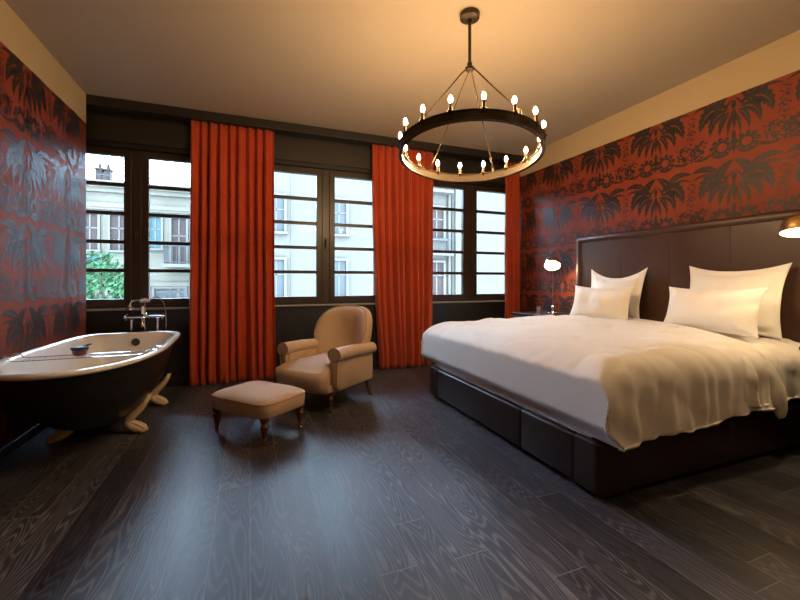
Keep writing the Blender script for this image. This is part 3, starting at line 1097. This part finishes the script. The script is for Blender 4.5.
# rolled end of the duvet that runs diagonally to the pillows and drops down the side
ends = [((3.46, 2.95, .775), .020), ((3.40, 2.62, .782), .026), ((3.24, 2.20, .782), .030), ((3.10, 1.86, .768), .033), ((3.02, 1.66, .742), .036), ((3.00, 1.53, .690), .040), ((3.02, 1.455, .610), .046), ((3.06, 1.425, .50), .052), ((3.09, 1.420, .40), .056), ((3.11, 1.420, .335), .046), ((3.12, 1.420, .290), .020)]
bm = bmesh.new()
sp = spline([e[0] for e in ends], 5)
rr = []
for i in range(len(ends) - 1):
    for k in range(5):
        r_ = lerp(ends[i][1], ends[i + 1][1], k / 5)
        j_ = 1 + .22 * noise.noise(Vector((i + k / 5, 3, 1)) * 1.7)
        rr.append((r_ * 1.25 * j_, r_ * .62))
rr.append((.012, .006))
tube(bm, sp, rr, 18, flat=(1, 0, 0))
o = [q for q in COL.objects if q.name.startswith('duvet') and 'thick white' in q.get('label', '')][0]
fin('turned_edge', bm, M['linen'], o, angle=180)

# pillows
def pillow(label, group, loc, w, h, t, flange, tilt, rz=0.0, seed=0, horn=.05, sag=.03):
    """stands on its long edge; local X is thickness, Y width, Z height"""
    N_, M_ = 40, 30
    bm = bmesh.new()
    def P(a, b, side):
        # a,b in -1..1
        cx_ = abs(a) ** 2.6 * abs(b) ** 2.6
        wy = w / 2 * (a + math.copysign(horn, a) * cx_) * (1 - .05 * (1 - b * b) * 0)
        hz = h / 2 * (b + math.copysign(horn * 1.6, b) * cx_)
        hz -= (sag * (1 - a * a) if b > 0 else 0) * max(0, b)
        wy *= 1 - .035 * (1 - b * b)
        fl = flange
        ea = max(0, 1 - max(0, abs(a) - (1 - fl / w * 2) + 0) / (fl / w * 2 + 1e-6)) if fl else 1
        a2 = min(1, abs(a) / (1 - 2 * fl / w)); b2 = min(1, abs(b) / (1 - 2 * fl / h))
        th = t / 2 * (max(0, 1 - a2 ** 2.6) ** .55) * (max(0, 1 - b2 ** 2.6) ** .55)
        nn = noise.noise(Vector((wy * 7, hz * 7, seed))) * .016 + noise.noise(Vector((wy * 18, hz * 12, seed + 4))) * .007
        crease = .006 * math.sin(20 * (abs(a) - abs(b)) + seed) * cx_
        wav = .010 * noise.noise(Vector((wy * 6, hz * 6, seed + 8)))
        x = side * (th + .0025 + (nn + crease) * (1 if th > .004 else 0)) + wav
        return Vector((x, wy, hz + h / 2))
    for side in (-1, 1):
        V = [[bm.verts.new(P(-1 + 2 * i / N_, -1 + 2 * j / M_, side)) for j in range(M_ + 1)] for i in range(N_ + 1)]
        for i in range(N_):
            for j in range(M_):
                bm.faces.new((V[i][j], V[i + 1][j], V[i + 1][j + 1], V[i][j + 1]))
        if side < 0: V0 = V
    # close rim
    def rim(a, b, c, d):
        try: bm.faces.new((a, b, c, d))
        except ValueError: pass
    for i in range(N_):
        rim(V0[i][0], V0[i + 1][0], V[i + 1][0], V[i][0]); rim(V0[i][M_], V0[i + 1][M_], V[i + 1][M_], V[i][M_])
    for j in range(M_):
        rim(V0[0][j], V0[0][j + 1], V[0][j + 1], V[0][j]); rim(V0[N_][j], V0[N_][j + 1], V[N_][j + 1], V[N_][j])
    o = fin('pillow', bm, M['pillowcloth'], None, angle=180)
    o.location = loc
    o.rotation_euler = (0, tilt, rz)
    tag(o, label, 'pillow', group)
    return o
T = math.radians
pillow('large white square flanged pillow against the headboard, on the side near the window', None, (3.47, 2.97, .765), .62, .50, .15, .045, T(12), 0, 1, horn=.07, sag=.08)
pillow('large white square flanged pillow against the headboard, on the side near the camera', None, (3.46, 1.91, .765), .64, .50, .16, .045, T(12), 0, 5, horn=.07, sag=.03)
pillow('smaller white oblong pillow leaning in front, on the side near the window', None, (3.26, 2.95, .772), .66, .33, .15, .015, T(16), T(2), 9, horn=.05, sag=.015)
pillow('smaller white oblong pillow leaning in front, on the side near the camera', None, (3.24, 1.935, .772), .66, .33, .16, .015, T(16), T(-2), 14, horn=.05, sag=.010)

# ---------------------------------------------------------------- nightstands and lamps
def nightstand(x0, x1, y0, y1, ztop, label):
    root = thing('nightstand', label, 'nightstand', ((x0 + x1) / 2, (y0 + y1) / 2, 0))
    hx, hy = (x1 - x0) / 2, (y1 - y0) / 2
    bm = bmesh.new(); box(bm, -hx, hx, -hy, hy, ztop - .025, ztop, bev=.004); fin('table_top', bm, M['darkwood'], root)
    bm = bmesh.new(); box(bm, -hx + .02, hx - .01, -hy + .02, hy - .02, .30, ztop - .025, bev=.004); fin('body', bm, M['darkwood'], root)
    bm = bmesh.new(); box(bm, -hx + .005, -hx + .021, -hy + .03, hy - .03, .50, ztop - .04, bev=.003); dr = fin('drawer', bm, M['darkwood'], root)
    bm = bmesh.new(); ellipsoid(bm, (-hx - .005, 0, .60), (.014, .014, .014)); fin('knob', bm, M['brass'], dr)
    for sx in (-1, 1):
        for sy in (-1, 1):
            bm = bmesh.new(); tube(bm, [(sx * (hx - .04), sy * (hy - .04), 0), (sx * (hx - .04), sy * (hy - .04), .31)], [.012, .018], 10); fin('leg', bm, M['darkwood'], root)
nightstand(3.17, 3.73, 3.68, 4.20, .745, 'black nightstand between the bed and the corner curtain')
nightstand(3.17, 3.73, 0.80, 1.36, .745, 'black nightstand on the camera side of the bed')

def lamp(base, head, yaw, tip, label, r=.105):
    bx, by, bz_ = base
    root = thing('table_lamp', label, 'lamp', base)
    bm = bmesh.new(); lathe(bm, [(.003, 0.0), (.062, 0.0), (.065, .008), (.055, .018), (.022, .030), (.018, .070), (.024, .080), (.010, .095)], 24)
    fin('base', bm, M['chrome'], root)
    H = Vector(head) - Vector(base)
    bm = bmesh.new(); tube(bm, [(0, 0, .09), (0, 0, H.z + .02)] if abs(H.x) + abs(H.y) < .06 else spline([(0, 0, .09), (0, 0, .42), (H.x * .25, H.y * .25, H.z - .02), (H.x * .8, H.y * .8, H.z + .10), (H.x, H.y, H.z + r * .8)], 6), .005, 8)
    fin('pole', bm, M['brass'], root)
    mt = Matrix.Translation(H) @ Matrix.Rotation(yaw, 4, 'Z') @ Matrix.Rotation(tip, 4, 'Y')
    bm = bmesh.new()
    prof = []
    for k in range(9):
        a = PI / 2 * k / 8
        prof.append((max(.004, r * math.sin(a)), r * .95 * math.cos(a)))
    prof += [(r, -.02), (r * 1.03, -.026), (r * .99, -.024)]
    lathe(bm, prof, 32, mat=mt, cap=False)
    lathe(bm, [(.003, r * .93), (.018, r * .93), (.016, r * 1.12), (.008, r * 1.18)], 14, mat=mt)
    sh = fin('lamp_shade', bm, M['brass'], root, angle=60)
    bm = bmesh.new()
    lathe(bm, [(r * .99, -.022)] + [(max(.003, (r - .004) * math.sin(PI / 2 * k / 8)), (r * .95 - .004) * math.cos(PI / 2 * k / 8)) for k in range(8, -1, -1)], 32, mat=mt, cap=False)
    fin('shade_lining', bm, M['enamel'], sh, label='white inside of the shade')
    bm = bmesh.new()
    ellipsoid(bm, mt @ Vector((0, 0, .012)), (.048, .048, .048), 16, 10)
    fin('bulb', bm, M['lampbulb'], sh)
lamp((3.56, 3.88, .745), (3.54, 3.87, 1.36), T(47), T(38), 'lit lamp with small brass dome shade on the nightstand beside the corner curtain', .095)
lamp((3.58, 1.20, .745), (3.16, 1.335, 1.47), T(23), T(12), 'lit brass dome lamp over the pillows at the right edge, near the camera', .105)
t = thing('drinking_glass', 'small clear glass beside the base of the far bedside lamp', 'glass', (3.38, 3.93, .745))
m_ = NT('clear_glass'); m_.set(Base_Color=(.9, .95, .95), Roughness=.03); m_.b.inputs['Transmission Weight'].default_value = .9
bm = bmesh.new(); lathe(bm, [(.003, .001), (.026, .001), (.030, .085), (.028, .085), (.024, .008), (.003, .008)], 20)
fin('glass_body', bm, m_.m, t)

# added fill lamps, out of view, to warm the room from behind the camera
for k, (x, y) in enumerate(((3.0, -0.4), (0.0, -1.3))):
    t = thing('added_fill_lamp', 'round flush fill lamp added out of view behind the camera, ' + ('on the bed side' if k == 0 else 'on the bathtub side'), 'lamp', (x, y, CZ), group='added fill lamps')
    bm = bmesh.new(); lathe(bm, [(.003, -.001), (.13, -.001), (.13, -.03), (.12, -.035), (.12, -.01), (.003, -.01)], 28); fin('rim', bm, M['brass'], t)
    bm = bmesh.new(); lathe(bm, [(.003, -.012), (.112, -.012), (.10, -.034), (.06, -.050), (.003, -.055)], 28); fin('diffuser', bm, M['filllamp'], t)

# ---------------------------------------------------------------- street outside
F = {
 'stone': simple('weathered_pale_stone', (.070, .062, .048), .9, var=.25, scale=1.3, spec=.04),
 'white': simple('pale_render', (.056, .050, .041), .9, var=.03, scale=.6, spec=.04),
 'trimw': simple('white_window_trim', (.062, .056, .048), .8, var=.05, spec=.04),
 'glass': simple('pale_reflecting_window', (.034, .036, .036), .6, var=.3, scale=2, spec=.04),
 'dark_brown': simple('brown_shutters', (.024, .017, .015), .6, var=.3, scale=5, spec=.04),  # plain dark brown, on panes and chimneys
 'blue': simple('teal_shutters', (.022, .042, .044), .6, var=.2, scale=5, spec=.04),
 'iron': simple('balcony_black_iron', (.03, .03, .03), .5, spec=.04),
 'roof': simple('grey_roof_sheet', (.12, .12, .12), .6, spec=.04),
 'street': simple('grey_asphalt', (.10, .10, .10), .9, spec=.04),
}
bm = bmesh.new(); box(bm, -16, 26, 5.6, 30, -9.1, -9.0)
struct('street_ground', bm, F['street'])

def fwin(parent, x0, x1, y, z0, z1, mat, frame=.07, bar=True):
    bm = bmesh.new()
    box(bm, x0 - frame, x0, y - .10, y, z0 - frame, z1 + frame); box(bm, x1, x1 + frame, y - .10, y, z0 - frame, z1 + frame)
    box(bm, x0, x1, y - .10, y, z1, z1 + frame); box(bm, x0 - .1, x1 + .1, y - .16, y, z0 - frame, z0)
    if bar:
        box(bm, (x0 + x1) / 2 - .02, (x0 + x1) / 2 + .02, y - .05, y, z0, z1)
        box(bm, x0, x1, y - .05, y, z0 + (z1 - z0) * .62 - .02, z0 + (z1 - z0) * .62 + .02)
    o = fin('window', bm, F['trimw'], parent, smooth=False)
    bm = bmesh.new(); box(bm, x0, x1, y - .03, y + .01, z0, z1)
    fin('pane', bm, mat, o, smooth=False)

# old stone building seen through the left window
A = thing('apartment_building', 'old pale stone building with balcony seen through the left window', 'building', (0, 0, 0))
YA = 16.0
bm = bmesh.new()
box(bm, -13, -.3, YA, YA + 6, -9, 4.35)
box(bm, -13.1, -.2, YA - .35, YA + .2, 4.30, 4.52); box(bm, -13.05, -.25, YA - .20, YA, 4.16, 4.30)
box(bm, -13.0, -.3, YA - .14, YA, 3.66, 3.80); box(bm, -13.0, -.3, YA - .10, YA, 3.58, 3.66)
box(bm, -13.0, -.3, YA - .12, YA, .96, 1.10)
for k in range(14):
    box(bm, -12.9 + k * .95, -12.82 + k * .95, YA - .05, YA, -9, .96)
fin('facade', bm, F['stone'], A, smooth=False)
bm = bmesh.new(); box(bm, -13.0, -.3, YA + .3, YA + 5.5, 4.35, 4.6); fin('roof', bm, F['roof'], A, smooth=False)
for x0, x1, z0, z1, mt in ((-5.25, -4.80, 2.2, 3.4, 'dark_brown'), (-4.45, -3.95, 2.2, 3.42, 'dark_brown'), (-3.30, -2.95, 2.3, 3.4, 'blue'), (-2.62, -2.16, 1.75, 3.4, 'dark_brown'), (-1.5, -1.1, 2.2, 3.4, 'blue'), (-5.3, -4.75, 1.0, 2.05, 'blue'), (-3.15, -2.20, .55, .88, 'glass'), (-6.5, -6.0, 2.2, 3.4, 'glass'), (-8, -7.5, 2.2, 3.4, 'glass'), (-9.5, -9, 2.2, 3.4, 'glass')):
    fwin(A, x0, x1, YA, z0, z1, F[mt])
for x in (-4.95, -4.70):
    bm = bmesh.new(); box(bm, x - .09, x + .09, YA + .5, YA + .8, 4.35, 5.05); box(bm, x - .12, x + .12, YA + .45, YA + .85, 5.05, 5.12)
    lathe(bm, [(.06, 5.12), (.05, 5.25), (.08, 5.28)], 10, loc=(x, YA + .65, 0))
    fin('chimney', bm, F['dark_brown'], A, smooth=False)
bm = bmesh.new(); tube(bm, [(-4.25, YA + .5, 4.5), (-4.25, YA + .5, 5.55)], .015, 6)
for z in (5.2, 5.35, 5.5): tube(bm, [(-4.42, YA + .5, z), (-4.08, YA + .5, z)], .01, 5)
fin('antenna', bm, F['iron'], A, smooth=False)
bm = bmesh.new()
for x in (-1.9, -2.9, -3.9): tube(bm, [(x, YA - .3, 4.5), (x, YA - .3, 4.72)], .02, 6)
tube(bm, [(-6, YA - .3, 4.70), (-.3, YA - .3, 4.70)], .012, 6)
fin('roof_rail', bm, F['iron'], A, smooth=False)
# balcony
bm = bmesh.new(); box(bm, -2.75, -1.0, YA - .8, YA, 1.62, 1.74); bal = fin('balcony_slab', bm, F['stone'], A, smooth=False)
bm = bmesh.new()
for z in (1.80, 2.35): tube(bm, [(-2.72, YA, z), (-2.72, YA - .77, z), (-1.03, YA - .77, z), (-1.03, YA, z)], .018, 6)
for k in range(15): tube(bm, [(-2.72 + k * .12, YA - .77, 1.74), (-2.72 + k * .12, YA - .77, 2.35)], .012, 5)
for k in range(5): tube(bm, [(-2.72, YA - .77 + k * .17, 1.74), (-2.72, YA - .77 + k * .17, 2.35)], .012, 5)
fin('balcony_railing', bm, F['iron'], bal, smooth=False)

# white building seen through the middle and right windows
B = thing('apartment_building', 'plain white rendered building seen through the middle and right windows', 'building', (0, 0, 0))
YB = 12.0
bm = bmesh.new()
box(bm, .15, 14, YB, YB + 5, -9, 5.35)
box(bm, 1.14, 1.19, YB - .02, YB, -9, 5.35); box(bm, 6.55, 6.62, YB - .05, YB, -9, 5.35)
box(bm, 6.62, 14, YB - .18, YB, -9, 5.35)
fin('facade', bm, F['white'], B, smooth=False)
for x0, x1 in ((.50, .94), (2.36, 2.80), (4.35, 4.75), (5.70, 6.20)):
    for z0, z1 in ((2.60, 3.66), (.62, 1.78), (-1.4, -.2)):
        fwin(B, x0, x1, YB, z0, z1, F['dark_brown'] if x0 > 5.5 else F['glass'])
bm = bmesh.new(); tube(bm, [(6.42, YB - .08, -9), (6.42, YB - .08, 5.3)], .05, 8)
fin('drainpipe', bm, F['white'], B)
for z in (2.0, 4.1):
    bm = bmesh.new(); box(bm, 5.55, 6.4, YB - .45, YB, z, z + .10); bs = fin('balcony_slab', bm, F['white'], B, smooth=False)
    bm = bmesh.new()
    for k in range(9): tube(bm, [(5.58 + k * .10, YB - .42, z + .1), (5.58 + k * .10, YB - .42, z + .55)], .012, 5)
    tube(bm, [(5.56, YB - .42, z + .56), (6.40, YB - .42, z + .56)], .018, 6)
    fin('balcony_railing', bm, F['iron'], bs, smooth=False)

# street tree seen low in the left window
def tree():
    root = thing('street_tree', 'green leafy tree in front of the stone building, low in the left window', 'tree', (-4.0, 13.2, -9))
    bm = bmesh.new()
    tube(bm, spline([(0, 0, 0), (.05, .1, 3.5), (-.05, 0, 7.5), (.1, 0, 10.2)], 4), [.22] * 4 + [.18] * 4 + [.12] * 4 + [.03], 10)
    for k in range(9):
        a = k * 2.4; h = 7 + k * .3
        tube(bm, [(0, 0, h), (math.cos(a) * .5, math.sin(a) * .4, h + .6), (math.cos(a) * .95, math.sin(a) * .7, h + 1.0)], [.06, .04, .015], 6)
    fin('trunk', bm, simple('bark', (.08, .06, .045), .9, bump=.5, bscale=20), root)
    bm = bmesh.new()
    rn = random.Random(4)
    for _ in range(7500):
        while True:
            p = Vector((rn.uniform(-1, 1), rn.uniform(-1, 1), rn.uniform(-1, 1)))
            if .25 < p.length < 1: break
        q = Vector((p.x * 1.15, p.y * 1.0, 9.2 + p.z * 1.75))
        q += .28 * Vector((noise.noise(q * 1.7), noise.noise(q * 1.7 + Vector((9, 0, 0))), noise.noise(q * 1.7 + Vector((0, 9, 0)))))
        if noise.noise(q * 2.2) < -.22: continue
        a = Vector((rn.gauss(0, 1), rn.gauss(0, 1), rn.gauss(0, 1))).normalized()
        b = a.orthogonal().normalized()
        s = rn.uniform(.05, .09)
        c = a.cross(b)
        vs = [bm.verts.new(q + b * s), bm.verts.new(q + c * s * .5 + a * .01), bm.verts.new(q - b * s), bm.verts.new(q - c * s * .5 + a * .01)]
        bm.faces.new(vs)
    me = bpy.data.meshes.new('foliage'); bm.to_mesh(me); bm.free()
    me.materials.append(simple('green_leaves', (.018, .048, .020), .6, var=.6, scale=3, spec=.05))
    link('foliage', me, root)
tree()
